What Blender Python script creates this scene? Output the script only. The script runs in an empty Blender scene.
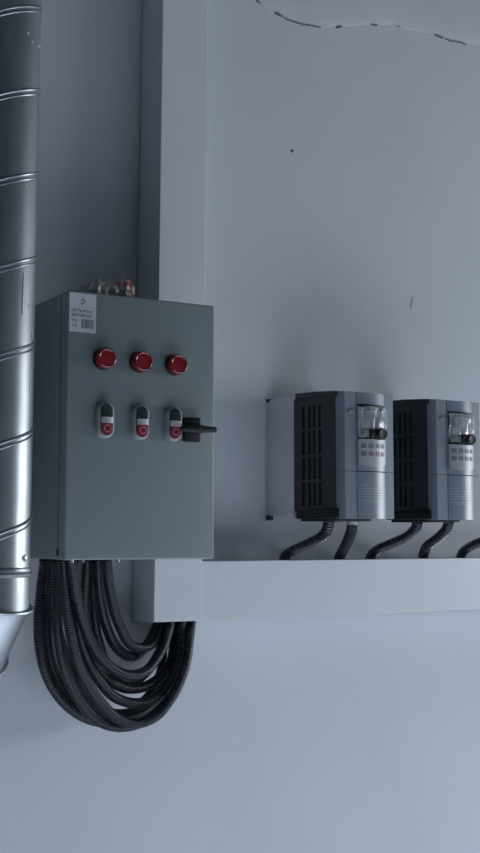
import bpy, bmesh, math, random
from mathutils import Vector, Matrix, noise
random.seed(4)
C = bpy.context.scene.collection
PI = math.pi
S = bpy.context.scene

# ------------------------------------------------------------------ materials
def mat(name, col, rough=.5, metal=0., spec=.5, coat=0.):
    m = bpy.data.materials.new(name); m.use_nodes = True
    b = m.node_tree.nodes['Principled BSDF']
    b.inputs['Base Color'].default_value = (*col, 1)
    b.inputs['Roughness'].default_value = rough
    b.inputs['Metallic'].default_value = metal
    b.inputs['Specular IOR Level'].default_value = spec
    b.inputs['Coat Weight'].default_value = coat
    return m

def vary(m, c2, scale=8., lo=.4, hi=.65, detail=4., bump=0., bscale=200., rough2=None, stretch=(1,1,1)):
    """procedural variation of the surface: noise mixes two paints, optional fine bump"""
    nt = m.node_tree; b = nt.nodes['Principled BSDF']; L = nt.links.new
    tc = nt.nodes.new('ShaderNodeTexCoord'); mp = nt.nodes.new('ShaderNodeMapping')
    mp.inputs['Scale'].default_value = stretch
    L(tc.outputs['Object'], mp.inputs['Vector'])
    n = nt.nodes.new('ShaderNodeTexNoise'); n.inputs['Scale'].default_value = scale; n.inputs['Detail'].default_value = detail
    L(mp.outputs[0], n.inputs['Vector'])
    mr = nt.nodes.new('ShaderNodeMapRange'); mr.inputs[1].default_value = lo; mr.inputs[2].default_value = hi
    L(n.outputs['Fac'], mr.inputs[0])
    mx = nt.nodes.new('ShaderNodeMix'); mx.data_type = 'RGBA'
    mx.inputs[6].default_value = b.inputs['Base Color'].default_value; mx.inputs[7].default_value = (*c2, 1)
    L(mr.outputs[0], mx.inputs[0]); L(mx.outputs[2], b.inputs['Base Color'])
    if rough2 is not None:
        r = nt.nodes.new('ShaderNodeMapRange'); r.inputs[3].default_value = b.inputs['Roughness'].default_value; r.inputs[4].default_value = rough2
        L(mr.outputs[0], r.inputs[0]); L(r.outputs[0], b.inputs['Roughness'])
    if bump:
        n2 = nt.nodes.new('ShaderNodeTexNoise'); n2.inputs['Scale'].default_value = bscale; n2.inputs['Detail'].default_value = 3
        L(tc.outputs['Object'], n2.inputs['Vector'])
        bp = nt.nodes.new('ShaderNodeBump'); bp.inputs['Strength'].default_value = bump; bp.inputs['Distance'].default_value = .002
        L(n2.outputs['Fac'], bp.inputs['Height']); L(bp.outputs[0], b.inputs['Normal'])
    return m

M = {}
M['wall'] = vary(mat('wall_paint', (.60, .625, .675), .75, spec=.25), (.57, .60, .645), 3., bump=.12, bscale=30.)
M['plaster'] = vary(mat('loose_plaster', (.59, .61, .66), .8, spec=.2), (.54, .56, .59), 14., bump=.3, bscale=60.)
M['crack'] = vary(mat('crack_dirt', (.13, .12, .12), .9), (.26, .24, .22), 60.)
M['floor'] = vary(mat('concrete_floor', (.50, .51, .53), .6), (.42, .43, .45), 5.)
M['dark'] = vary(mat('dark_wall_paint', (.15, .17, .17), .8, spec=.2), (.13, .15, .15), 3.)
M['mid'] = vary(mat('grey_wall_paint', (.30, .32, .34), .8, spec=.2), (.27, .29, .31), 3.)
M['trunk'] = vary(mat('trunking_plastic', (.66, .69, .735), .42, spec=.45), (.64, .67, .71), 6.)
M['trunk_base'] = vary(mat('trunking_base_plastic', (.55, .58, .60), .5), (.50, .53, .55), 6.)
M['cab'] = vary(mat('grey_powder_coat', (.215, .255, .270), .42, spec=.5), (.205, .242, .256), 9., bump=.05, bscale=900.)
M['gasket'] = vary(mat('gasket_rubber', (.02, .022, .022), .8), (.03, .03, .03), 40.)
M['galv'] = vary(mat('galvanised_steel', (.46, .49, .52), .36, 1.), (.34, .37, .40), 26., .35, .7, bump=.25, bscale=14., rough2=.42, stretch=(1, 1, .35))
M['bead'] = vary(mat('galvanised_seam', (.36, .39, .42), .38, 1.), (.28, .30, .33), 40.)
M['scratch'] = mat('scratched_zinc', (.85, .87, .90), .5, .6)
M['conduit'] = vary(mat('black_corrugated_plastic', (.024, .028, .042), .33, spec=.6), (.036, .040, .056), 14.)
M['black'] = vary(mat('black_plastic', (.009, .010, .013), .5, spec=.3), (.014, .016, .019), 30.)
M['vblack'] = mat('slot_black', (.006, .007, .008), .7)
M['panelblack'] = vary(mat('drive_side_plastic', (.022, .027, .032), .5), (.028, .033, .04), 30.)
M['grey'] = vary(mat('drive_grey_plastic', (.20, .235, .285), .42), (.185, .22, .265), 12., bump=.06, bscale=600.)
M['column'] = vary(mat('drive_column_plastic', (.25, .285, .34), .30), (.235, .27, .32), 12.)
M['alu'] = vary(mat('drive_metal_side', (.56, .58, .61), .5, .15), (.49, .51, .54), 12.)
M['keypad'] = vary(mat('keypad_silver', (.40, .42, .46), .38, .1), (.37, .39, .43), 20.)
M['key'] = mat('key_grey', (.17, .19, .23), .5)
M['keyred'] = mat('key_reddish', (.34, .22, .26), .5)
M['red'] = vary(mat('red_lens', (.24, .004, .012), .22, coat=.25), (.19, .003, .010), 60.)
M['redb'] = vary(mat('red_button', (.22, .016, .04), .32), (.20, .014, .034), 60.)
M['redring'] = mat('ring_mark_pink', (.48, .16, .18), .4)
M['bezel'] = vary(mat('grey_button_bezel', (.30, .33, .34), .35), (.28, .31, .32), 60.)
M['lens'] = vary(mat('white_button_lens', (.46, .50, .53), .18, coat=.5), (.44, .48, .51), 60.)
M['green'] = vary(mat('dark_start_button', (.018, .035, .034), .25), (.024, .04, .04), 60.)
M['paper'] = vary(mat('label_paper', (.50, .53, .57), .55), (.47, .50, .54), 30.)
M['ink'] = mat('label_ink', (.10, .115, .13), .6)
M['inklight'] = mat('label_ink_pale', (.30, .33, .36), .6)
M['white'] = mat('pale_print', (.40, .44, .50), .5)
M['wrap'] = vary(mat('crumpled_wrapper', (.36, .37, .36), .35), (.26, .27, .26), 45.)
M['wrapred'] = vary(mat('red_printed_wrapper', (.50, .44, .45), .35), (.42, .05, .07), 38., .44, .52)
M['steel'] = mat('bright_steel', (.65, .67, .70), .3, 1.)
M['frame'] = vary(mat('window_frame_paint', (.7, .7, .7), .5), (.65, .65, .65), 5.)
f = mat('clear_film', (.90, .93, .97), .10, spec=.9)
b = f.node_tree.nodes['Principled BSDF']; b.inputs['Transmission Weight'].default_value = .0; b.inputs['Alpha'].default_value = .20
b.inputs['Coat Weight'].default_value = 1.
M['film'] = f

# ------------------------------------------------------------------ mesh helpers
def obj(name, bm, m, parent=None, smooth=True, recalc=True):
    if recalc: bmesh.ops.recalc_face_normals(bm, faces=bm.faces[:])
    me = bpy.data.meshes.new(name); bm.to_mesh(me); bm.free()
    o = bpy.data.objects.new(name, me); C.objects.link(o)
    me.materials.append(M[m])
    if smooth:
        me.shade_smooth(); me.set_sharp_from_angle(angle=math.radians(32))
    if parent: o.parent = parent
    return o

def thing(name, label, cat, loc=(0, 0, 0), rotz=0., group=None):
    o = bpy.data.objects.new(name, None); C.objects.link(o); o.empty_display_size = .05
    o.location = loc; o.rotation_euler = (0, 0, rotz); o['label'] = label; o['category'] = cat
    if group: o['group'] = group
    return o

def tag(o, label, cat, group=None):
    o['label'] = label; o['category'] = cat
    if group: o['group'] = group
    return o

def struct(o): o['kind'] = 'structure'; return o

def box(bm, x0, x1, y0, y1, z0, z1, bev=0., seg=2):
    r = bmesh.ops.create_cube(bm, size=1.)
    vs = r['verts']
    for v in vs:
        v.co = Vector(((x0+x1)/2+v.co.x*(x1-x0), (y0+y1)/2+v.co.y*(y1-y0), (z0+z1)/2+v.co.z*(z1-z0)))
    if bev:
        es = list({e for v in vs for e in v.link_edges})
        bmesh.ops.bevel(bm, geom=es, offset=bev, segments=seg, profile=.5, affect='EDGES', clamp_overlap=True)
    return bm

def B(*a, **k): return box(bmesh.new(), *a, **k)

def prism(bm, pts, axis, a0, a1):
    """polygon pts (2D) extruded along axis; axis 'y': pts=(x,z); 'z': pts=(x,y); 'x': pts=(y,z)"""
    def P(p, a):
        return {'y': (p[0], a, p[1]), 'z': (p[0], p[1], a), 'x': (a, p[0], p[1])}[axis]
    A = [bm.verts.new(P(p, a0)) for p in pts]; Bv = [bm.verts.new(P(p, a1)) for p in pts]
    n = len(pts)
    bm.faces.new(A); bm.faces.new(Bv[::-1])
    for i in range(n): bm.faces.new((A[i], A[(i+1) % n], Bv[(i+1) % n], Bv[i]))
    return bm

def rings(bm, R, cap=True, closed=False):
    """skin a list of vertex rings"""
    V = [[bm.verts.new(p) for p in r] for r in R]; n = len(V[0])
    for a, c in zip(V, V[1:]):
        for i in range(n): bm.faces.new((a[i], a[(i+1) % n], c[(i+1) % n], c[i]))
    if closed:
        a, c = V[-1], V[0]
        for i in range(n): bm.faces.new((a[i], a[(i+1) % n], c[(i+1) % n], c[i]))
    elif cap: bm.faces.new(V[0]); bm.faces.new(V[-1][::-1])
    return bm

def lathe(bm, prof, c=(0, 0, 0), axis='y', n=40, cap=True):
    """prof: list of (radius, position along axis)"""
    R = []
    for r, h in prof:
        ring = []
        for k in range(n):
            a = 2*PI*k/n; p, q = r*math.cos(a), r*math.sin(a)
            v = {'y': (p, h, q), 'z': (p, q, h), 'x': (h, p, q)}[axis]
            ring.append(Vector(v)+Vector(c))
        R.append(ring)
    return rings(bm, R, cap)

def catmull(P, step):
    P = [Vector(p) for p in P]; out = []
    Q = [P[0]*2-P[1]]+P+[P[-1]*2-P[-2]]
    for i in range(1, len(Q)-2):
        L = (Q[i+1]-Q[i]).length; k = max(2, int(L/step*3)); a, b_, c, d = Q[i-1:i+3]
        for j in range(k):
            t = j/k
            out.append(.5*((2*b_)+(c-a)*t+(2*a-5*b_+4*c-d)*t*t+(3*b_-a-3*c+d)*t**3))
    out.append(P[-1])
    # resample evenly
    S_ = [0]
    for a, b_ in zip(out, out[1:]): S_.append(S_[-1]+(b_-a).length)
    n = max(2, int(S_[-1]/step)); res = []; j = 0
    for i in range(n+1):
        u = S_[-1]*i/n
        while j < len(S_)-2 and S_[j+1] < u: j += 1
        t = (u-S_[j])/max(1e-9, S_[j+1]-S_[j]); res.append(out[j].lerp(out[j+1], t))
    return res

def sweep(bm, pts, radii, n=12, flat=None):
    T = [(pts[min(i+1, len(pts)-1)]-pts[max(i-1, 0)]).normalized() for i in range(len(pts))]
    nrm = T[0].orthogonal().normalized(); R = []
    for i, p in enumerate(pts):
        nrm = (nrm-T[i]*nrm.dot(T[i])).normalized(); bn = T[i].cross(nrm)
        R.append([p+(nrm*math.cos(2*PI*k/n)+bn*math.sin(2*PI*k/n))*radii[i % len(radii)] for k in range(n)])
    return rings(bm, R)

def corrugated(pts, r, pitch=.0042):
    P = catmull(pts, pitch/4)
    return sweep(bmesh.new(), P, [r, r, r*.78, r*.78], 14)

def stadium(w, h, n=12, cx=0., cz=0.):
    """outline of an upright pill, (x,z)"""
    r = w/2; o = []
    for k in range(n+1):
        a = PI*k/n; o.append((cx+r*math.cos(a), cz+h/2-r+r*math.sin(a)))
    for k in range(n+1):
        a = PI+PI*k/n; o.append((cx+r*math.cos(a), cz-h/2+r+r*math.sin(a)))
    return o

def pill(bm, w, h, y0, y1, bev, cx=0., cz=0.):
    """pill block from y0 (back) to y1 (front, smaller y) with a rounded front rim"""
    R = [[(x, y0, z) for x, z in stadium(w, h, cx=cx, cz=cz)]]
    for k in range(5):
        a = PI/2*k/4; d = bev*(1-math.cos(a)); yy = y1+bev-bev*math.sin(a)
        R.append([(x, yy, z) for x, z in stadium(w-2*d, h-2*d, cx=cx, cz=cz)])
    return rings(bm, R)

def text(body, name, m, parent, size, x, y, z, bold=0., sx=1.):
    cu = bpy.data.curves.new(name, 'FONT'); cu.body = body; cu.size = size; cu.extrude = .00008; cu.offset = bold
    t = bpy.data.objects.new(name+'_curve', cu); C.objects.link(t)
    bpy.context.view_layer.update()
    me = bpy.data.meshes.new_from_object(t.evaluated_get(bpy.context.evaluated_depsgraph_get()))
    bpy.data.objects.remove(t)
    me.transform(Matrix.Translation((x, y, z)) @ Matrix.Rotation(PI/2, 4, 'X') @ Matrix.Diagonal((sx, 1, 1, 1)))
    o = bpy.data.objects.new(name, me); C.objects.link(o); me.materials.clear(); me.materials.append(M[m]); o.parent = parent
    return o

# ------------------------------------------------------------------ room
RX = 4.2; LX = -1.6; FY = -4.2; H = 3.3
WB = struct(obj('wall_back', B(LX, RX, 0, .2, 0, H), 'wall'))
struct(obj('floor', B(LX-.2, RX+.2, FY-.2, .2, -.1, 0), 'floor'))
SX0, SX1, SY0, SY1 = -.1, 3.3, -2.5, -.55      # added ceiling opening, out of view: lets the fill sun onto the floor
w = bmesh.new()
box(w, LX-.2, SX0, FY-.2, .2, H, H+.1); box(w, SX1, RX+.2, FY-.2, .2, H, H+.1)
box(w, SX0, SX1, FY-.2, SY0, H, H+.1); box(w, SX0, SX1, SY1, .2, H, H+.1)
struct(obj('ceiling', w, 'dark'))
w = bmesh.new()
for a in (SX0, SX1-.05): box(w, a, a+.05, SY0, SY1, H+.02, H+.08)
for a in (SY0, SY1-.05): box(w, SX0, SX1, a, a+.05, H+.02, H+.08)
struct(obj('added_skylight_frame', w, 'frame'))  # frame of the added ceiling opening, made up for the fill light
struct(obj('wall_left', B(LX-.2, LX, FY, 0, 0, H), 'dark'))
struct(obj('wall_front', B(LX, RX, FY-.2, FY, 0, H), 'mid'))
WY0, WY1, WZ0, WZ1 = -2.4, -.4, 1.2, 2.0
w = bmesh.new()
box(w, RX, RX+.2, FY, WY0, 0, H); box(w, RX, RX+.2, WY1, .2, 0, H)
box(w, RX, RX+.2, WY0, WY1, 0, WZ0); box(w, RX, RX+.2, WY0, WY1, WZ1, H)
struct(obj('wall_right', w, 'wall'))
w = bmesh.new()
for a in (WY0, WY1-.05): box(w, RX+.02, RX+.08, a, a+.05, WZ0, WZ1)
for a in (WZ0, WZ1-.05): box(w, RX+.02, RX+.08, WY0, WY1, a, a+.05)
struct(obj('window_1', w, 'frame'))

# loose plaster skin at the upper right of the wall, with the ragged lower edge seen in the photo
edge = [(1.19, 2.62), (1.225, 2.56), (1.2438, 2.5187), (1.268, 2.512), (1.2927, 2.5035), (1.32, 2.499), (1.35, 2.4978), (1.40, 2.503),
        (1.4621, 2.5194), (1.50, 2.534), (1.5404, 2.5429), (1.59, 2.556), (1.6354, 2.5556), (1.69, 2.562), (1.7489, 2.5591), (1.79, 2.564), (1.8382, 2.5714), (1.95, 2.58), (2.1, 2.60)]
fine = []
for (a, c) in zip(edge, edge[1:]):
    for k in range(8):
        t = k/8; x = a[0]+(c[0]-a[0])*t; z = a[1]+(c[1]-a[1])*t
        fine.append((x, z+.004*noise.noise(Vector((x*60, 0, 3)))+.003*noise.noise(Vector((x*170, 5, 3)))))
fine.append(edge[-1])
sk = bmesh.new(); N = len(fine)
prev = None
for x, z in fine:
    # feathered relief: the skin bellies out behind its broken lip
    rows = [(z, -.0002), (z+.002, -.0006), (z+.014, -.0020), (z+.05, -.0014), (max(z+.1, 2.72), -.0012), (3.28, -.001)]
    cur = [sk.verts.new((x, y, zz)) for zz, y in rows]
    back = [sk.verts.new((x, .002, zz)) for zz, y in rows]
    if prev:
        for i in range(len(rows)-1):
            sk.faces.new((prev[0][i], cur[i], cur[i+1], prev[0][i+1]))
            sk.faces.new((prev[1][i+1], back[i+1], back[i], prev[1][i]))
        sk.faces.new((prev[0][0], prev[1][0], back[0], cur[0]))
    prev = (cur, back)
skin = struct(obj('trim_1', sk, 'wall'))
# dark open stretches of the crack, along the lip
def crack(x0, x1, wdt):
    bm = bmesh.new(); P = [(x, z) for x, z in fine if x0 <= x <= x1]
    top = [(x, z+wdt*(.3+.7*math.sin(PI*i/(len(P)-1)))*(1+.5*noise.noise(Vector((x*300, 1, 1))))) for i, (x, z) in enumerate(P)]
    prism(bm, [(x, z-.0015) for x, z in P]+top[::-1], 'y', 0., -.0022)
    o = obj('crack', bm, 'crack', skin); return o
crack(1.240, 1.256, .0020); crack(1.288, 1.308, .0032); crack(1.306, 1.40, .0005); crack(1.435, 1.462, .0024)
crack(1.53, 1.55, .0010); crack(1.60, 1.612, .0016); crack(1.70, 1.73, .0026); crack(1.728, 1.80, .0005)
obj('nail_hole', lathe(bmesh.new(), [(.0026, .0), (.0030, -.0008), (.0016, -.0016)], (1.3294, 0, 2.2408), 'y', 12), 'vblack', WB)['label'] = 'tiny dark nail mark'
bm = bmesh.new(); sweep(bm, [Vector((1.6315, -.0002, 1.992)), Vector((1.630, -.0004, 1.980)), Vector((1.6265, -.0002, 1.966))], [.0005, .0009, .0005], 6)
obj('scratch', bm, 'inklight', WB)['label'] = 'short thin grey scratch'

# ------------------------------------------------------------------ cable trunking
def channel(axis, a0, a1, w0, w1, d, m1, m2, root, th=.002, gap=.006):
    """base channel against the wall and a lid with returned edges, hollow; axis 'z' upright or 'x' level"""
    def U(lo, hi, y0, y1, t):   # U section open to the wall / to the room
        return [(lo, y0), (lo, y1), (hi, y1), (hi, y0), (hi-t, y0), (hi-t, y1+t), (lo+t, y1+t), (lo+t, y0)]
    lid = U(w0, w1, -gap, -d, th)
    base = [(w0+th*1.1, -.0005), (w1-th*1.1, -.0005), (w1-th*1.1, -d+.012), (w1-2*th, -d+.012), (w1-2*th, -.0025), (w0+2*th, -.0025), (w0+2*th, -d+.012), (w0+th*1.1, -d+.012)]
    def P(pts):
        return pts if axis == 'z' else [(y, z) for z, y in pts]
    o1 = obj('cover', prism(bmesh.new(), P(lid), axis, a0, a1), m1, root)
    o2 = obj('base_channel', prism(bmesh.new(), P(base), axis, a0-(.0035 if axis == 'z' else 0), a1), m2, root)
    for o in (o1,):
        md = o.modifiers.new('bevel', 'BEVEL'); md.width = .0012; md.segments = 2; md.limit_method = 'ANGLE'; md.angle_limit = math.radians(50)
    return o1, o2

tv = thing('cable_trunking', 'upright pale grey plastic trunking rising behind the right edge of the control cabinet', 'trunking', (.9880, 0, 1.3662))
channel('z', 0, 1.92, 0, .0917, .078, 'trunk', 'trunk_base', tv)
tv.rotation_euler = (0, math.radians(.52), 0)
th_ = thing('cable_trunking', 'level pale grey plastic trunking on the wall below the two drives', 'trunking', (1.0802, 0, 1.3640))
channel('x', 0, 1.9, 0, .1005, .0755, 'trunk', 'trunk_base', th_)

# ------------------------------------------------------------------ control cabinet
cab = thing('control_cabinet', 'grey steel control cabinet with red lamps, push buttons and black latch on the wall', 'control cabinet', (.748, -.24, 1.4715), math.radians(-3))
CW, CH = .2445, .3905
body = bmesh.new(); box(body, .0012, CW-.0012, .0300, .160, .0008, CH-.0008, .0025)
obj('cabinet_body', body, 'cab', cab)
obj('gasket', B(.007, CW-.007, .0225, .0310, .007, CH-.007), 'gasket', cab)
door = obj('door', B(0, CW, 0, .0235, 0, CH, .0030, seg=3), 'cab', cab)
for s in (.02, CH-.04): obj('mounting_bracket', B(.03, .19, .1595, .2255, s, s+.02), 'steel', cab)
obj('hinge_pin', lathe(bmesh.new(), [(.0022, .006), (.0022, .016)], (.0012, .0265, 0), 'z', 12), 'gasket', cab)
for cx in (.0555, .1145, .1735):
    cz = .2918
    lp = obj('indicator_lamp', lathe(bmesh.new(), [(.0150, .001), (.0158, -.0010), (.0158, -.0045), (.0150, -.0055), (.012, -.0056)], (cx, 0, cz)), 'vblack', cab)
    ln = obj('lamp_lens', lathe(bmesh.new(), [(.0140, -.0045), (.0148, -.006), (.0149, -.0150), (.0143, -.0172), (.0128, -.0182), (.0118, -.0172), (.0110, -.0168), (.0065, -.0174), (.0030, -.0178), (.0006, -.0179)], (cx, 0, cz), n=48), 'red', lp)
    ln['label'] = 'red domed lens'
    # knurled rim ribs on the lens
for cx in (.0582, .1152, .1702):
    cz = .2022
    pb = obj('push_button_unit', pill(bmesh.new(), .0262, .0530, .001, -.0115, .0035, cx, cz), 'bezel', cab)
    g = bmesh.new(); pill(g, .0192, .0455, -.0100, -.0124, .0006, cx, cz); obj('button_well', g, 'vblack', pb)
    # upper (dark) button, middle lens, lower (red) button follow the inner pill outline
    def slab(name, zlo, zhi, y1, m, dome):
        bm = bmesh.new(); w, h = .0184, .0447; r = w/2; cols = 14; rows = 8; G = []
        for j in range(rows+1):
            z = zlo+(zhi-zlo)*j/rows
            e = h/2-r; hw = r if abs(z) <= e else math.sqrt(max(1e-7, r*r-(abs(z)-e)**2))
            G.append([(cx+hw*(2*i/cols-1), y1-dome*(1-(hw/r*(2*i/cols-1))**2), cz+z) for i in range(cols+1)])
        F = [[bm.verts.new(p) for p in row] for row in G]; K = [[bm.verts.new((p[0], -.0105, p[2])) for p in row] for row in G]
        for j in range(rows):
            for i in range(cols):
                bm.faces.new((F[j][i], F[j][i+1], F[j+1][i+1], F[j+1][i])); bm.faces.new((K[j][i], K[j+1][i], K[j+1][i+1], K[j][i+1]))
        for i in range(cols):
            bm.faces.new((F[0][i], K[0][i], K[0][i+1], F[0][i+1])); bm.faces.new((F[rows][i], F[rows][i+1], K[rows][i+1], K[rows][i]))
        for j in range(rows):
            bm.faces.new((F[j][0], F[j+1][0], K[j+1][0], K[j][0])); bm.faces.new((F[j][cols], K[j][cols], K[j+1][cols], F[j+1][cols]))
        return obj(name, bm, m, pb)
    slab('start_button', .0042, .0221, -.0125, 'green', .0012)['label'] = 'dark upper button'
    slab('signal_lens', -.0050, .0038, -.0145, 'lens', .0030)['label'] = 'white middle lens'
    slab('stop_button', -.0221, -.0053, -.0138, 'redb', .0012)['label'] = 'red lower button with ring mark'
    bm = bmesh.new()
    Rg = []
    for k in range(28):
        a = 2*PI*k/28; c = Vector((cx+.0050*math.cos(a), -.01515, cz-.0128+.0050*math.sin(a))); rad = Vector((math.cos(a), 0, math.sin(a)))
        Rg.append([c+rad*.0009*math.cos(2*PI*q/8)+Vector((0, .0006*math.sin(2*PI*q/8), 0)) for q in range(8)])
    rings(bm, Rg, closed=True); obj('ring_mark', bm, 'redring', pb)
# latch
la = obj('latch_plate', B(.1885, .2155, -.010, .001, .1765, .2135, .0022), 'black', cab)
bm = bmesh.new(); lathe(bm, [(.0100, -.0095), (.0096, -.020), (.0085, -.027), (.0070, -.030)], (.2010, 0, .1945), n=24)
obj('latch_hub', bm, 'black', la)
bm = bmesh.new()
secs = [(.1735, .0038, .0030), (.1760, .0054, .0042), (.190, .0060, .0050), (.201, .0074, .0058), (.212, .0056, .0046), (.221, .0046, .0038), (.2305, .0046, .0036), (.2325, .0032, .0026)]
rings(bm, [[(x, -.0265+dy*math.cos(2*PI*k/12+PI/12), .1945+dz*math.sin(2*PI*k/12+PI/12)) for k in range(12)] for x, dz, dy in secs])
obj('latch_lever', bm, 'black', la)
bm = bmesh.new(); lathe(bm, [(.0022, -.0310), (.0022, -.0325), (.001, -.0328)], (.2010, 0, .1945), n=12)
obj('latch_screw', bm, 'panelblack', la)
# sticker with its printing
st = obj('paper_label', B(.0026, .0446, -.0003, .0004, .3292, .3864), 'paper', cab, smooth=False)
st['label'] = 'white printed paper label'
Y = -.00032
bm = bmesh.new()     # emblem: hooked roof shape over a small block
prism(bm, [(.0208, .3745), (.0222, .3785), (.0250, .3785), (.0268, .3750), (.0268, .3722), (.0252, .3722), (.0250, .3748), (.0240, .3764), (.0228, .3764), (.0222, .3742)], 'y', Y+.0001, Y-.0002)
prism(bm, [(.0210, .3700), (.0210, .3726), (.0240, .3726), (.0246, .3700)], 'y', Y+.0001, Y-.0002)
obj('emblem', bm, 'ink', st, smooth=False)
bm = bmesh.new()
for i, wd in enumerate((.0014, .0010, .0014, .0008, .0018, .0012, .0012, .0010, .0014)):
    x = .0112+i*.0025; box(bm, x, x+wd, Y-.0001, Y+.0001, .3660, .3676)
obj('small_print', bm, 'inklight', st, smooth=False)
text('JXF Panel box', 'printed_line', 'ink', st, .0066, .0060, Y, .3588, .00012, .88)
text('400X300X200', 'printed_line', 'ink', st, .0064, .0056, Y, .3516, .00014, .86)
text('IP54', 'printed_line', 'ink', st, .0064, .0060, Y, .3438, .00010, .85)
text('CE', 'printed_line', 'ink', st, .0066, .0074, Y, .3366, .00008, .85)
bm = bmesh.new(); x = .0212; rr = random.Random(3)
while x < .0405:
    wd = rr.choice((.0005, .0008, .0012)); box(bm, x, x+wd, Y-.0001, Y+.0001, .3350, .3488); x += wd+rr.choice((.0004, .0006, .0009))
obj('barcode', bm, 'ink', st, smooth=False)

# crumpled wrapper lying on the cabinet top (hollow twisted foil with a red printed end)
def crumple(bm, secs, n=26, amp=.004, sc=120., seed=0):
    R = []
    for x, y, z, ry, rz in secs:
        ring = []
        for k in range(n):
            a = 2*PI*k/n; p = Vector((x, y+ry*math.cos(a), z+rz*math.sin(a)))
            q = noise.noise_vector(p*sc+Vector((seed, 0, 0)))+.5*noise.noise_vector(p*sc*2.3+Vector((0, seed, 0)))
            p = p+q*amp; p.z = max(p.z, .3912-.0002*0)
            ring.append(p)
        R.append(ring)
    return rings(bm, R)
def interp(keys, n):
    out = []
    for i in range(n):
        t = i/(n-1)*(len(keys)-1); k = min(int(t), len(keys)-2); f_ = t-k; f_ = f_*f_*(3-2*f_)
        out.append(tuple(a+(b_-a)*f_ for a, b_ in zip(keys[k], keys[k+1])))
    return out
wr = thing('crumpled_wrapper', 'crumpled clear plastic wrapper with a red and white end on top of the control cabinet', 'wrapper', (.748, -.24, 1.4715), math.radians(-3))
ks = [(.030, .03, .396, .004, .003), (.042, .03, .402, .012, .009), (.056, .03, .404, .014, .011), (.064, .03, .405, .012, .013), (.074, .03, .403, .012, .010), (.082, .03, .403, .012, .009), (.090, .03, .402, .010, .009), (.096, .03, .403, .006, .007)]
wb = obj('plastic_film', crumple(bmesh.new(), interp(ks, 44), seed=2), 'wrap', wr)
ks = [(.088, .03, .402, .006, .008), (.094, .03, .405, .012, .013), (.101, .03, .407, .014, .017), (.110, .03, .407, .014, .017), (.117, .03, .403, .009, .012), (.120, .03, .400, .004, .006)]
wd_ = obj('printed_end', crumple(bmesh.new(), interp(ks, 26), amp=.003, seed=9), 'wrapred', wr)
wd_['label'] = 'red and white printed end'

# ------------------------------------------------------------------ spiral duct
DR = .052; DXc, DYc = .6350, -.250
ELZ = 1.452           # start of the elbow
Rb = .130
SW = Matrix.Rotation(math.radians(22), 3, 'Z')   # the bend swings a little to the left
duct = thing('spiral_duct', 'shiny galvanised spiral duct down the left edge beside the control cabinet', 'duct', (DXc, DYc, 0))
PITCH = .1205
bm = bmesh.new(); lathe(bm, [(DR, 1.452), (DR, H-.001)], (0, 0, 0), 'z', 96, cap=False)
obj('duct_pipe', bm, 'galv', duct)
# helical lock seam: azimuth a=0 faces +x; right silhouette seen by the camera is at about -24 deg
a_r = math.radians(-24)
def helix(offz, rad, rt, a_start, a_end):
    P = []; n = int((a_end-a_start)/(2*PI)*64)
    for i in range(n+1):
        a = a_start+(a_end-a_start)*i/n
        P.append(Vector((rad*math.cos(a), rad*math.sin(a), 1.534+offz+PITCH*(a-a_r)/(2*PI))))
    return sweep(bmesh.new(), P, [rt], 8)
A0 = a_r-2*PI*.52; A1 = a_r+2*PI*14.4
obj('lock_seam', helix(0, DR, .0022, A0, A1), 'bead', duct)
obj('seam_rib', helix(-.0072, DR-.0004, .0016, A0, A1), 'bead', duct)
# sleeve end and swaged bead of the elbow collar
tail = [[SW @ Vector((DR*math.cos(2*PI*i/72), Rb+yy, ELZ-Rb+DR*math.sin(2*PI*i/72))) for i in range(72)] for yy in (-.001, .155)]
obj('elbow_segment', rings(bmesh.new(), tail, cap=False), 'galv', duct)
bm = bmesh.new(); lathe(bm, [(DR+.0006, 1.4500), (DR+.0030, 1.4515), (DR+.0036, 1.4545), (DR+.0024, 1.4570), (DR+.0030, 1.4595), (DR+.0020, 1.4625), (DR-.0002, 1.4635)], (0, 0, 0), 'z', 96, cap=False)
obj('collar', bm, 'bead', duct)
# gored elbow turning back into the wall: centre of the bend is on the wall plane
def station(ang):
    """centre and frame of a section through the bend at angle ang"""
    c = Vector((0, Rb-Rb*math.cos(ang), ELZ-Rb*math.sin(ang))); rad = Vector((0, math.cos(ang), math.sin(ang))); return c, rad
def gore_ring(ang, r, off=0.):
    # joint plane contains the bend axis; ellipse stretched by 1/cos(15) along the radial direction
    c = []; k15 = 1/math.cos(math.radians(15)) if ang not in (0., PI/2) else 1.
    q = Rb*k15
    for i in range(72):
        a = 2*PI*i/72; xx = r*math.cos(a); s = r*math.sin(a)*k15
        rad = q - s      # distance from the bend axis
        c.append(SW @ Vector((xx, Rb-rad*math.cos(ang), ELZ-rad*math.sin(ang))))
    return c
angs = [0., math.radians(15), math.radians(45), math.radians(75), PI/2]
for a, c_ in zip(angs, angs[1:]):
    obj('elbow_segment', rings(bmesh.new(), [gore_ring(a, DR), gore_ring(c_, DR)], cap=False), 'galv', duct)
for ang in angs[1:4]:
    bm = bmesh.new(); Rg = []
    base = gore_ring(ang, DR+.001); outv = gore_ring(ang, DR+.0062)
    nrm = SW @ Vector((0, math.sin(ang), -math.cos(ang)))   # direction of travel
    for p, q in zip(base, outv):
        e = (q-p).normalized()
        Rg.append([p+e*.0015+e*.0036*math.cos(2*PI*k/10)+nrm*.0030*math.sin(2*PI*k/10) for k in range(10)])
    rings(bm, Rg, closed=True); obj('elbow_bead', bm, 'galv', duct)
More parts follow.
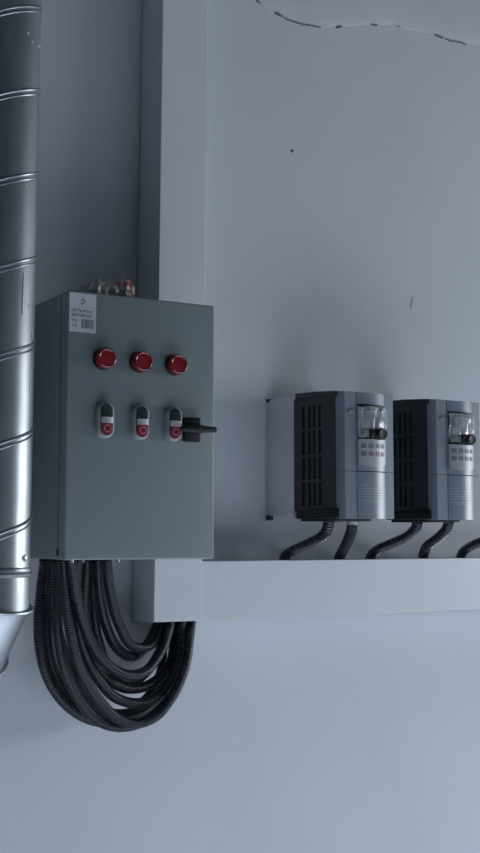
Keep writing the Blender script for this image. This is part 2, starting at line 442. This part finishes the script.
for az, z, in ((-56, 1.476), (40, 1.476), (-150, 1.476)):
    a = math.radians(az); c = Vector((DR*math.cos(a), DR*math.sin(a), z)); e = Vector((math.cos(a), math.sin(a), 0))
    bm = bmesh.new(); sweep(bm, [c-e*.001, c+e*.001, c+e*.002, c+e*.0034, c+e*.0036], [.0058, .0056, .0034, .0030, .0012], 12)
    bm.free(); bm = bmesh.new()
    t1 = Vector((-e.y, e.x, 0)); R_ = []
    for h, r in ((-.001, .0052), (.0008, .0050), (.0012, .0036), (.0034, .0032), (.0038, .0018)):
        R_.append([c+e*h+(t1*math.cos(2*PI*k/12)+Vector((0, 0, 1))*math.sin(2*PI*k/12))*r for k in range(12)])
    rings(bm, R_); obj('screw', bm, 'steel', duct)
# a long scratch and small scuffs in the zinc
def scuff(az, z0, z1, wd):
    a = math.radians(az); P = [Vector(((DR+.0002)*math.cos(a+i*.002), (DR+.0002)*math.sin(a+i*.002), z0+(z1-z0)*i/6)) for i in range(7)]
    obj('scuff', sweep(bmesh.new(), P, [wd*.5, wd, wd*.8, wd, wd*1.1, wd, wd*.5], 6), 'scratch', duct)
scuff(-72, 1.805, 1.862, .0013)
scuff(-46, 1.775, 1.790, .0008); scuff(-50, 1.70, 1.712, .0009); scuff(-58, 1.815, 1.822, .0006); scuff(-44, 2.30, 2.304, .0012); scuff(-66, 2.365, 2.369, .0014)
scuff(-73, 2.20, 2.204, .0014); scuff(-64, 2.19, 2.194, .0012); scuff(-40, 2.193, 2.196, .0016); scuff(-71, 1.985, 1.989, .0012); scuff(-30, 1.835, 1.838, .001)
duct.rotation_euler = (0, math.radians(.22), 0); duct.location.x -= .0062

# ------------------------------------------------------------------ corrugated conduits, cabinet to upright trunking
ROUTES=[
 [(0.7785,-0.1092,1.4727),(0.7768,-0.1034,1.4381),(0.7759,-0.0979,1.4032),(0.7768,-0.0923,1.3681),(0.7828,-0.0867,1.3327),(0.7952,-0.0811,1.2979),(0.8162,-0.0755,1.2645),(0.8463,-0.0699,1.2358),(0.8846,-0.0642,1.2158),(0.9293,-0.0581,1.2090),(0.9731,-0.0515,1.2164),(1.0131,-0.0450,1.2333),(1.0438,-0.0389,1.2596),(1.0626,-0.0327,1.2945),(1.0734,-0.0266,1.3315),(1.0792,-0.0220,1.3602)],
 [(0.7824,-0.1258,1.4729),(0.7841,-0.1195,1.4417),(0.7889,-0.1130,1.4105),(0.7980,-0.1066,1.3792),(0.8097,-0.1002,1.3481),(0.8240,-0.0940,1.3171),(0.8409,-0.0879,1.2864),(0.8622,-0.0820,1.2574),(0.8933,-0.0761,1.2329),(0.9316,-0.0703,1.2225),(0.9714,-0.0644,1.2270),(1.0064,-0.0565,1.2440),(1.0301,-0.0480,1.2711),(1.0456,-0.0395,1.3021),(1.0528,-0.0311,1.3356),(1.0593,-0.0220,1.3609)],
 [(0.7721,-0.1650,1.4735),(0.7765,-0.1567,1.4398),(0.7810,-0.1483,1.4058),(0.7860,-0.1400,1.3716),(0.7945,-0.1316,1.3372),(0.8076,-0.1233,1.3030),(0.8275,-0.1150,1.2697),(0.8541,-0.1066,1.2381),(0.8894,-0.0983,1.2139),(0.9339,-0.0899,1.2054),(0.9776,-0.0816,1.2134),(1.0140,-0.0733,1.2340),(1.0398,-0.0649,1.2631),(1.0569,-0.0566,1.2977),(1.0681,-0.0483,1.3337),(1.0750,-0.0420,1.3615)],
 [(0.7699,-0.1917,1.4738),(0.7767,-0.1820,1.4421),(0.7836,-0.1739,1.4103),(0.7919,-0.1665,1.3783),(0.8028,-0.1590,1.3463),(0.8167,-0.1514,1.3142),(0.8359,-0.1437,1.2833),(0.8613,-0.1358,1.2541),(0.8934,-0.1279,1.2276),(0.9328,-0.1199,1.2141),(0.9736,-0.1118,1.2210),(1.0047,-0.1036,1.2440),(1.0283,-0.0955,1.2722),(1.0455,-0.0871,1.3037),(1.0571,-0.0761,1.3374),(1.0687,-0.0620,1.3628)],
 [(0.7736,-0.2088,1.4740),(0.7807,-0.2013,1.4532),(0.7883,-0.1931,1.4322),(0.7979,-0.1832,1.4111),(0.8085,-0.1731,1.3897),(0.8210,-0.1629,1.3685),(0.8359,-0.1528,1.3474),(0.8534,-0.1427,1.3269),(0.8755,-0.1327,1.3092),(0.9021,-0.1229,1.2944),(0.9327,-0.1131,1.2878),(0.9610,-0.1035,1.2933),(0.9838,-0.0940,1.3090),(1.0023,-0.0846,1.3275),(1.0157,-0.0750,1.3483),(1.0254,-0.0660,1.3647)],
 [(0.8016,-0.1750,1.4733),(0.8039,-0.1668,1.4457),(0.8069,-0.1587,1.4178),(0.8128,-0.1505,1.3897),(0.8212,-0.1424,1.3613),(0.8337,-0.1344,1.3334),(0.8502,-0.1265,1.3058),(0.8718,-0.1185,1.2797),(0.8989,-0.1106,1.2563),(0.9345,-0.1027,1.2434),(0.9717,-0.0947,1.2439),(1.0042,-0.0867,1.2589),(1.0253,-0.0787,1.2831),(1.0396,-0.0708,1.3109),(1.0465,-0.0638,1.3406),(1.0491,-0.0620,1.3635)],
 [(0.8292,-0.1495,1.4728),(0.8306,-0.1424,1.4479),(0.8323,-0.1352,1.4229),(0.8362,-0.1280,1.3977),(0.8418,-0.1209,1.3721),(0.8505,-0.1137,1.3467),(0.8625,-0.1066,1.3211),(0.8796,-0.0994,1.2975),(0.9048,-0.0923,1.2768),(0.9351,-0.0851,1.2642),(0.9702,-0.0773,1.2635),(1.0012,-0.0687,1.2735),(1.0259,-0.0601,1.2923),(1.0414,-0.0522,1.3163),(1.0504,-0.0464,1.3422),(1.0552,-0.0420,1.3622)],
 [(0.8527,-0.1200,1.4722),(0.8560,-0.1146,1.4498),(0.8594,-0.1092,1.4273),(0.8637,-0.1037,1.4048),(0.8685,-0.0982,1.3820),(0.8746,-0.0927,1.3591),(0.8836,-0.0872,1.3366),(0.8949,-0.0816,1.3135),(0.9107,-0.0760,1.2927),(0.9344,-0.0703,1.2748),(0.9602,-0.0654,1.2725),(0.9847,-0.0611,1.2861),(1.0030,-0.0567,1.3037),(1.0172,-0.0524,1.3240),(1.0271,-0.0481,1.3461),(1.0341,-0.0447,1.3631)],
 [(0.8423,-0.1605,1.4728),(0.8473,-0.1523,1.4567),(0.8523,-0.1441,1.4405),(0.8578,-0.1359,1.4241),(0.8645,-0.1277,1.4077),(0.8718,-0.1194,1.3910),(0.8804,-0.1110,1.3744),(0.8911,-0.1025,1.3581),(0.9033,-0.0938,1.3414),(0.9188,-0.0851,1.3267),(0.9400,-0.0762,1.3146),(0.9618,-0.0671,1.3138),(0.9819,-0.0579,1.3246),(0.9989,-0.0487,1.3369),(1.0127,-0.0396,1.3513),(1.0212,-0.0336,1.3630)],
 [(0.8404,-0.1900,1.4732),(0.8469,-0.1812,1.4592),(0.8534,-0.1724,1.4451),(0.8603,-0.1635,1.4309),(0.8680,-0.1545,1.4166),(0.8760,-0.1455,1.4020),(0.8849,-0.1363,1.3875),(0.8955,-0.1269,1.3733),(0.9078,-0.1174,1.3587),(0.9214,-0.1076,1.3433),(0.9382,-0.0977,1.3317),(0.9600,-0.0876,1.3271),(0.9815,-0.0773,1.3298),(0.9986,-0.0670,1.3406),(1.0101,-0.0577,1.3535),(1.0165,-0.0517,1.3642)],
 [(0.8079,-0.1000,1.4724),(0.7997,-0.0939,1.4411),(0.7951,-0.0877,1.4092),(0.7956,-0.0815,1.3760),(0.8008,-0.0751,1.3427),(0.8106,-0.0686,1.3091),(0.8271,-0.0620,1.2765),(0.8512,-0.0552,1.2463),(0.8855,-0.0484,1.2226),(0.9262,-0.0417,1.2124),(0.9671,-0.0358,1.2183),(1.0005,-0.0317,1.2377),(1.0246,-0.0278,1.2655),(1.0359,-0.0238,1.2993),(1.0405,-0.0205,1.3345),(1.0396,-0.0220,1.3617)],
]
WHICH = ['outermost at the left of the looped bundle, against the wall', 'second from the left in the looped bundle, crossing inward', 'hanging third from the left and lowest at the bottom of the bundle',
         'bright front loop reaching the very bottom of the bundle', 'front loop of middle length crossing before the others below the cabinet', 'long loop just inside the bright lowest front loop',
         'dark middle loop behind the front ones of the bundle', 'back inner loop partly hidden near the wall', 'short loop second from the right under the cabinet', 'shortest and rightmost loop under the cabinet, in front', 'back loop near the left, squeezed between the two leftmost ones']
n_ = Vector((-math.sin(math.radians(3)), -math.cos(math.radians(3)), 0))
for P, lab in zip(ROUTES, WHICH):
    P = [Vector(p) for p in P]
    P[0] = Vector((P[0].x, P[0].y, 1.4712)); P.append(P[-1]+Vector((0, 0, .03)))
    o = obj('corrugated_conduit', corrugated(P, .0083), 'conduit')
    tag(o, 'black corrugated conduit, '+lab, 'conduit', 'looped conduits under the control cabinet')
    # gland of the cabinet above it
    loc = cab.matrix_basis.inverted() @ P[0]
    obj('cable_gland', lathe(bmesh.new(), [(.0094, .0006), (.0094, -.0032), (.0086, -.0038)], (loc.x, loc.y, 0), 'z', 6), 'black', cab, smooth=False)
for lx, ly in ((.020, .02), (.050, .05), (.0975, .03), (.030, .07)):
    obj('gland_screw', lathe(bmesh.new(), [(.0028, .0006), (.0028, -.004), (.002, -.0045)], (lx, ly, 0), 'z', 10), 'steel', cab)

# ------------------------------------------------------------------ drives
DW = .1165
def colY(x):   # convex centre column of the drive front
    t = (x-.0305)/(.0925-.0305)*2-1
    return -.2262-.0085*(1-t*t)
def patch(x0, x1, z0, z1, off, depth=.002, bow=0., n=14):
    """block that follows the convex column; off = stand-off from it, bow = curved lower edge"""
    bm = bmesh.new(); F = []; K = []
    for j in range(5):
        rf = []; rk = []
        for i in range(n+1):
            u = i/n; x = x0+(x1-x0)*u; zb = z0-bow*(1-(2*u-1)**2); z = zb+(z1-zb)*j/4
            rf.append(bm.verts.new((x, colY(x)-off, z))); rk.append(bm.verts.new((x, colY(x)-off+depth, z)))
        F.append(rf); K.append(rk)
    for j in range(4):
        for i in range(n):
            bm.faces.new((F[j][i], F[j][i+1], F[j+1][i+1], F[j+1][i])); bm.faces.new((K[j][i], K[j+1][i], K[j+1][i+1], K[j][i+1]))
        bm.faces.new((F[j][0], F[j+1][0], K[j+1][0], K[j][0])); bm.faces.new((F[j][n], K[j][n], K[j+1][n], F[j+1][n]))
    for i in range(n):
        bm.faces.new((F[0][i], K[0][i], K[0][i+1], F[0][i+1])); bm.faces.new((F[4][i], F[4][i+1], K[4][i+1], K[4][i]))
    return bm

def make_drive(label, seed):
    t = thing('motor_drive', label, 'motor drive', (1.2660, 0, 1.5358), 0, 'motor drives on the wall')
    # metal rear section on the wall
    obj('mounting_plate', B(-.0008, DW+.002, -.0022, 0, -.001, .2262, .0006), 'alu', t)
    obj('heat_sink', B(.0012, DW-.001, -.090, -.0018, .0085, .2205, .0012), 'alu', t)
    for z0, z1 in ((.000, .009), (.2165, .2225)):
        obj('mounting_foot', B(-.0006, .010, -.011, -.002, z0, z1, .001), 'panelblack', t)
        obj('screw', lathe(bmesh.new(), [(.003, 0), (.003, .0022), (.0018, .0028)], (.004, -.0065, z1), 'z', 10), 'steel', t)
    # black middle section
    obj('black_housing', B(.0045, DW-.002, -.206, -.088, .004, .2135), 'vblack', t)
    # vented side plate: rails and bars around open slots
    sp = bmesh.new(); ya, yb = -.2065, -.0875; rows = [(.0235, .0485), (.0530, .0760), (.0800, .1090), (.1130, .1530), (.1575, .1985)]
    rows = [(.0240, .0640), (.0690, .1080), (.1130, .1540), (.1590, .1985)]
    slots = [(-.1200, -.1115), (-.1370, -.1300), (-.1500, -.1440), (-.1660, -.1590)]
    zs = [.004]+[z for r in rows for z in r]+[.2135]
    for i in range(0, len(zs), 2): box(sp, .0002, .0050, ya, yb, zs[i], zs[i+1])
    ys = [yb]+[y for s in slots for y in (s[1], s[0])]+[ya]
    for z0, z1 in rows:
        for i in range(0, len(ys), 2): box(sp, .0002, .0050, ys[i+1], ys[i], z0-.0002, z1+.0002)
    obj('vented_side_panel', sp, 'panelblack', t, smooth=False)
    obj('vented_side_panel', B(DW-.0045, DW-.0005, ya, yb, .004, .2135), 'panelblack', t)
    # top cap sloping forwards
    bm = bmesh.new(); prism(bm, [(-.0955, .2130), (-.0955, .2232), (-.150, .2215), (-.2120, .2165), (-.2120, .2085), (-.2080, .2085), (-.2080, .2130)], 'x', -.0022, DW+.0005)
    o = obj('top_cap', bm, 'panelblack', t)
    # bottom skirt
    bm = bmesh.new(); box(bm, -.0035, DW-.002, -.2140, -.0970, .0008, .0175, .002)
    obj('bottom_skirt', bm, 'black', t)
    obj('clip', B(-.0012, .0015, -.0972, -.0915, .0022, .0150, .0006), 'keypad', t)
    obj('gland_plate', B(.006, .078, -.205, -.100, -.0032, .0010), 'vblack', t)
    # grey front shell: two covers meeting at the split
    def shell(z0, z1):
        pts = [(.0006, -.203), (.0006, -.2150), (.0025, -.2205), (.0065, -.2240), (.0300, -.2255), (.0305, -.2235), (.0925, -.2235), (.0930, -.2255), (.1130, -.2245), (DW-.0005, -.2215), (DW, -.203)]
        return prism(bmesh.new(), pts, 'z', z0, z1)
    up = obj('upper_cover', shell(.0805, .2155), 'grey', t)
    lo = obj('lower_cover', shell(.0002, .0796), 'grey', t)
    obj('front_column', patch(.0307, .0923, .0808, .2140, 0, .010), 'column', up)
    lc = obj('front_column', patch(.0307, .0923, .0002, .0792, 0, .010), 'column', lo)
    # opening line under the lid on the right
    # display recess, knob block
    ds = obj('display_window', patch(.0318, .0915, .1345, .1945, .0006, .004), 'black', t)
    bm = bmesh.new(); box(bm, .0480, .0640, colY(.06)-.008, colY(.06)+.002, .1362, .1520, .0015); obj('knob_base', bm, 'vblack', ds)
    # display glass: a paler bezel with dark digits window
    obj('display_bezel', patch(.0385, .0850, .1540, .1840, .0014, .002), 'key', ds)
    bm = bmesh.new(); kc = (.0700, colY(.0700), .1440)
    lathe(bm, [(.0098, .001), (.0100, -.010), (.0094, -.0145), (.0080, -.0158), (.0060, -.0150), (.002, -.0150)], kc, n=28)
    obj('knob', bm, 'panelblack', ds)
    # crinkled clear film taped over the display
    bm = bmesh.new(); nx, nz = 34, 30; rnd = random.Random(seed); G = []
    for j in range(nz+1):
        row = []
        for i in range(nx+1):
            u, v = i/nx, j/nz; x = .0290+.0640*u; z = .1385+.0520*v
            q = Vector((x*100+seed, z*30, seed)); cr = noise.noise(q)*.0066+noise.noise(q*2.2)*.0022+abs(noise.noise(q*1.3+Vector((7, 0, 0))))*.004
            tp = .45+.55*math.sin(PI*min(1, (1-v)*1.3+.1)) if v > .2 else 1
            row.append(bm.verts.new((x+.0015*noise.noise(Vector((u*5, v*5, seed+3))), colY(min(max(x, .031), .092))-.0045-cr*tp, z+.003*noise.noise(Vector((u*4, v, seed+9)))*(1 if j in (0, nz) else .3))))
        G.append(row)
    for j in range(nz):
        for i in range(nx): bm.faces.new((G[j][i], G[j][i+1], G[j+1][i+1], G[j+1][i]))
    fo = obj('protective_film', bm, 'film', t, recalc=False)
    fo.modifiers.new('thick', 'SOLIDIFY').thickness = .0003
    fo['label'] = 'crinkled clear plastic film'
    # keypad
    kp = obj('keypad', patch(.0318, .0912, .0930, .1350, .0026, .004, .0050), 'keypad', t)
    for r_, z in enumerate((.1235, .1100)):
        for c_ in range(4):
            x = .0352+c_*.0140
            obj('key', patch(x, x+.0085, z-.0036, z+.0036, .0034, .0012, n=4), 'keyred' if (r_ == 1 and c_ >= 2) else 'key', kp)
    # nameplate on the left shoulder
    npb = bmesh.new(); box(npb, .0125, .0250, -.2262, -.2248, .1780, .1850, .0003); npl = obj('nameplate', npb, 'grey', t)
    obj('nameplate_mark', B(.0136, .0150, -.2265, -.2260, .1795, .1835), 'ink', npl)
    # fine warning print on the lower cover
    wl = bmesh.new()
    for (x0, x1, z) in ((.0335, .0500, .0560), (.0335, .0900, .0500), (.0335, .0900, .0455), (.0360, .0900, .0410), (.0335, .0820, .0365), (.0335, .0900, .0310), (.0380, .0700, .0275)):
        tmp = patch(x0, x1, z, z+.0011, .0003, .0006, n=8)
        me = bpy.data.meshes.new('x'); tmp.to_mesh(me); tmp.free(); wl.from_mesh(me); bpy.data.meshes.remove(me)
    obj('warning_print', wl, 'white', lc)
    return t

def copy_tree(o, parent=None):
    c = o.copy(); C.objects.link(c); c.parent = parent
    for ch in o.children: copy_tree(ch, c)
    return c

d1 = make_drive('grey and black motor drive on the wall, whole in view, nearer the control cabinet', 3)
d2 = make_drive('grey and black motor drive cut off by the right edge of the picture', 11)
d2.location.x += .2095
# conduits from the drives down into the level trunking
RT = [([(1.3110, -.130, 1.5350), (1.3135, -.122, 1.5200), (1.3140, -.106, 1.5060), (1.3003, -.0825, 1.4929), (1.2850, -.0650, 1.4830), (1.2755, -.050, 1.4720), (1.2755, -.040, 1.4560)], 'from the left drive, bending far left into the trunking'),
      ([(1.3630, -.130, 1.5350), (1.3740, -.115, 1.5180), (1.3850, -.090, 1.4980), (1.3960, -.062, 1.4800), (1.4030, -.042, 1.4660), (1.4050, -.037, 1.4540)], 'from the front of the left drive, short and almost upright'),
      ([(1.5200, -.130, 1.5350), (1.5240, -.118, 1.5200), (1.5170, -.102, 1.5065), (1.4990, -.0825, 1.4944), (1.4830, -.0650, 1.4840), (1.4770, -.050, 1.4730), (1.4775, -.038, 1.4560)], 'from the right drive, sweeping left into the trunking'),
      ([(1.5990, -.130, 1.5350), (1.6020, -.118, 1.5190), (1.6000, -.098, 1.5040), (1.5955, -.074, 1.4890), (1.6080, -.050, 1.4760), (1.6180, -.036, 1.4660), (1.6200, -.034, 1.4540)], 'from the right drive, kinked just above the trunking'),
      ([(1.800, -.130, 1.5350), (1.795, -.120, 1.5180), (1.775, -.100, 1.5080), (1.750, -.085, 1.5010), (1.725, -.068, 1.4910), (1.712, -.050, 1.4760), (1.712, -.040, 1.4560)], 'arching in from the right edge of the picture above the trunking')]
for P, lab in RT:
    o = obj('corrugated_conduit', corrugated([Vector(p) for p in P], .0101, .0052), 'conduit')
    tag(o, 'black corrugated conduit '+lab, 'conduit', 'conduits under the drives')
obj('cable_clip', lathe(bmesh.new(), [(.0085, 0.0), (.0102, .0), (.0102, .006), (.0085, .006)], (.098, -.128, -.009), 'z', 20, cap=False), 'alu', d1)

# ------------------------------------------------------------------ light
wd = bpy.data.worlds.new('World'); S.world = wd; wd.use_nodes = True
wd.node_tree.nodes['Background'].inputs[0].default_value = (.55, .68, 1., 1); wd.node_tree.nodes['Background'].inputs[1].default_value = .08
L = bpy.data.lights.new('window_daylight', 'AREA'); L.shape = 'RECTANGLE'; L.size = WZ1-WZ0-.1; L.size_y = WY1-WY0-.1
L.energy = 44; L.color = (.91, .96, 1.)
lo = bpy.data.objects.new('window_daylight', L); C.objects.link(lo); lo.location = (RX+.01, (WY0+WY1)/2, (WZ0+WZ1)/2)
lo.rotation_euler = (0, PI/2, 0)      # shines along -x through the opening

SU = bpy.data.lights.new('floor_bounce_sun', 'SUN'); SU.energy = 12.5; SU.angle = math.radians(2); SU.color = (.80, .88, 1.)  # added fill: lights the unseen floor, which bounces onto the lower wall
so = bpy.data.objects.new('floor_bounce_sun', SU); C.objects.link(so); so.location = (1.5, -1.5, 5); so.rotation_euler = (math.radians(3), 0, 0)

# ------------------------------------------------------------------ camera
cam = bpy.data.cameras.new('Camera'); cam.sensor_fit = 'VERTICAL'; cam.sensor_height = 36; cam.lens = 36*1200/853
co = bpy.data.objects.new('Camera', cam); C.objects.link(co); co.location = (0, -1.8, 1.5)
co.rotation_euler = (PI/2+math.atan(113.5/1200), 0, math.radians(-33.9)); S.camera = co
S.view_settings.view_transform = 'Standard'; S.view_settings.look = 'None'; S.view_settings.gamma = 1; S.view_settings.use_curve_mapping = False
S.view_settings.exposure = 0.
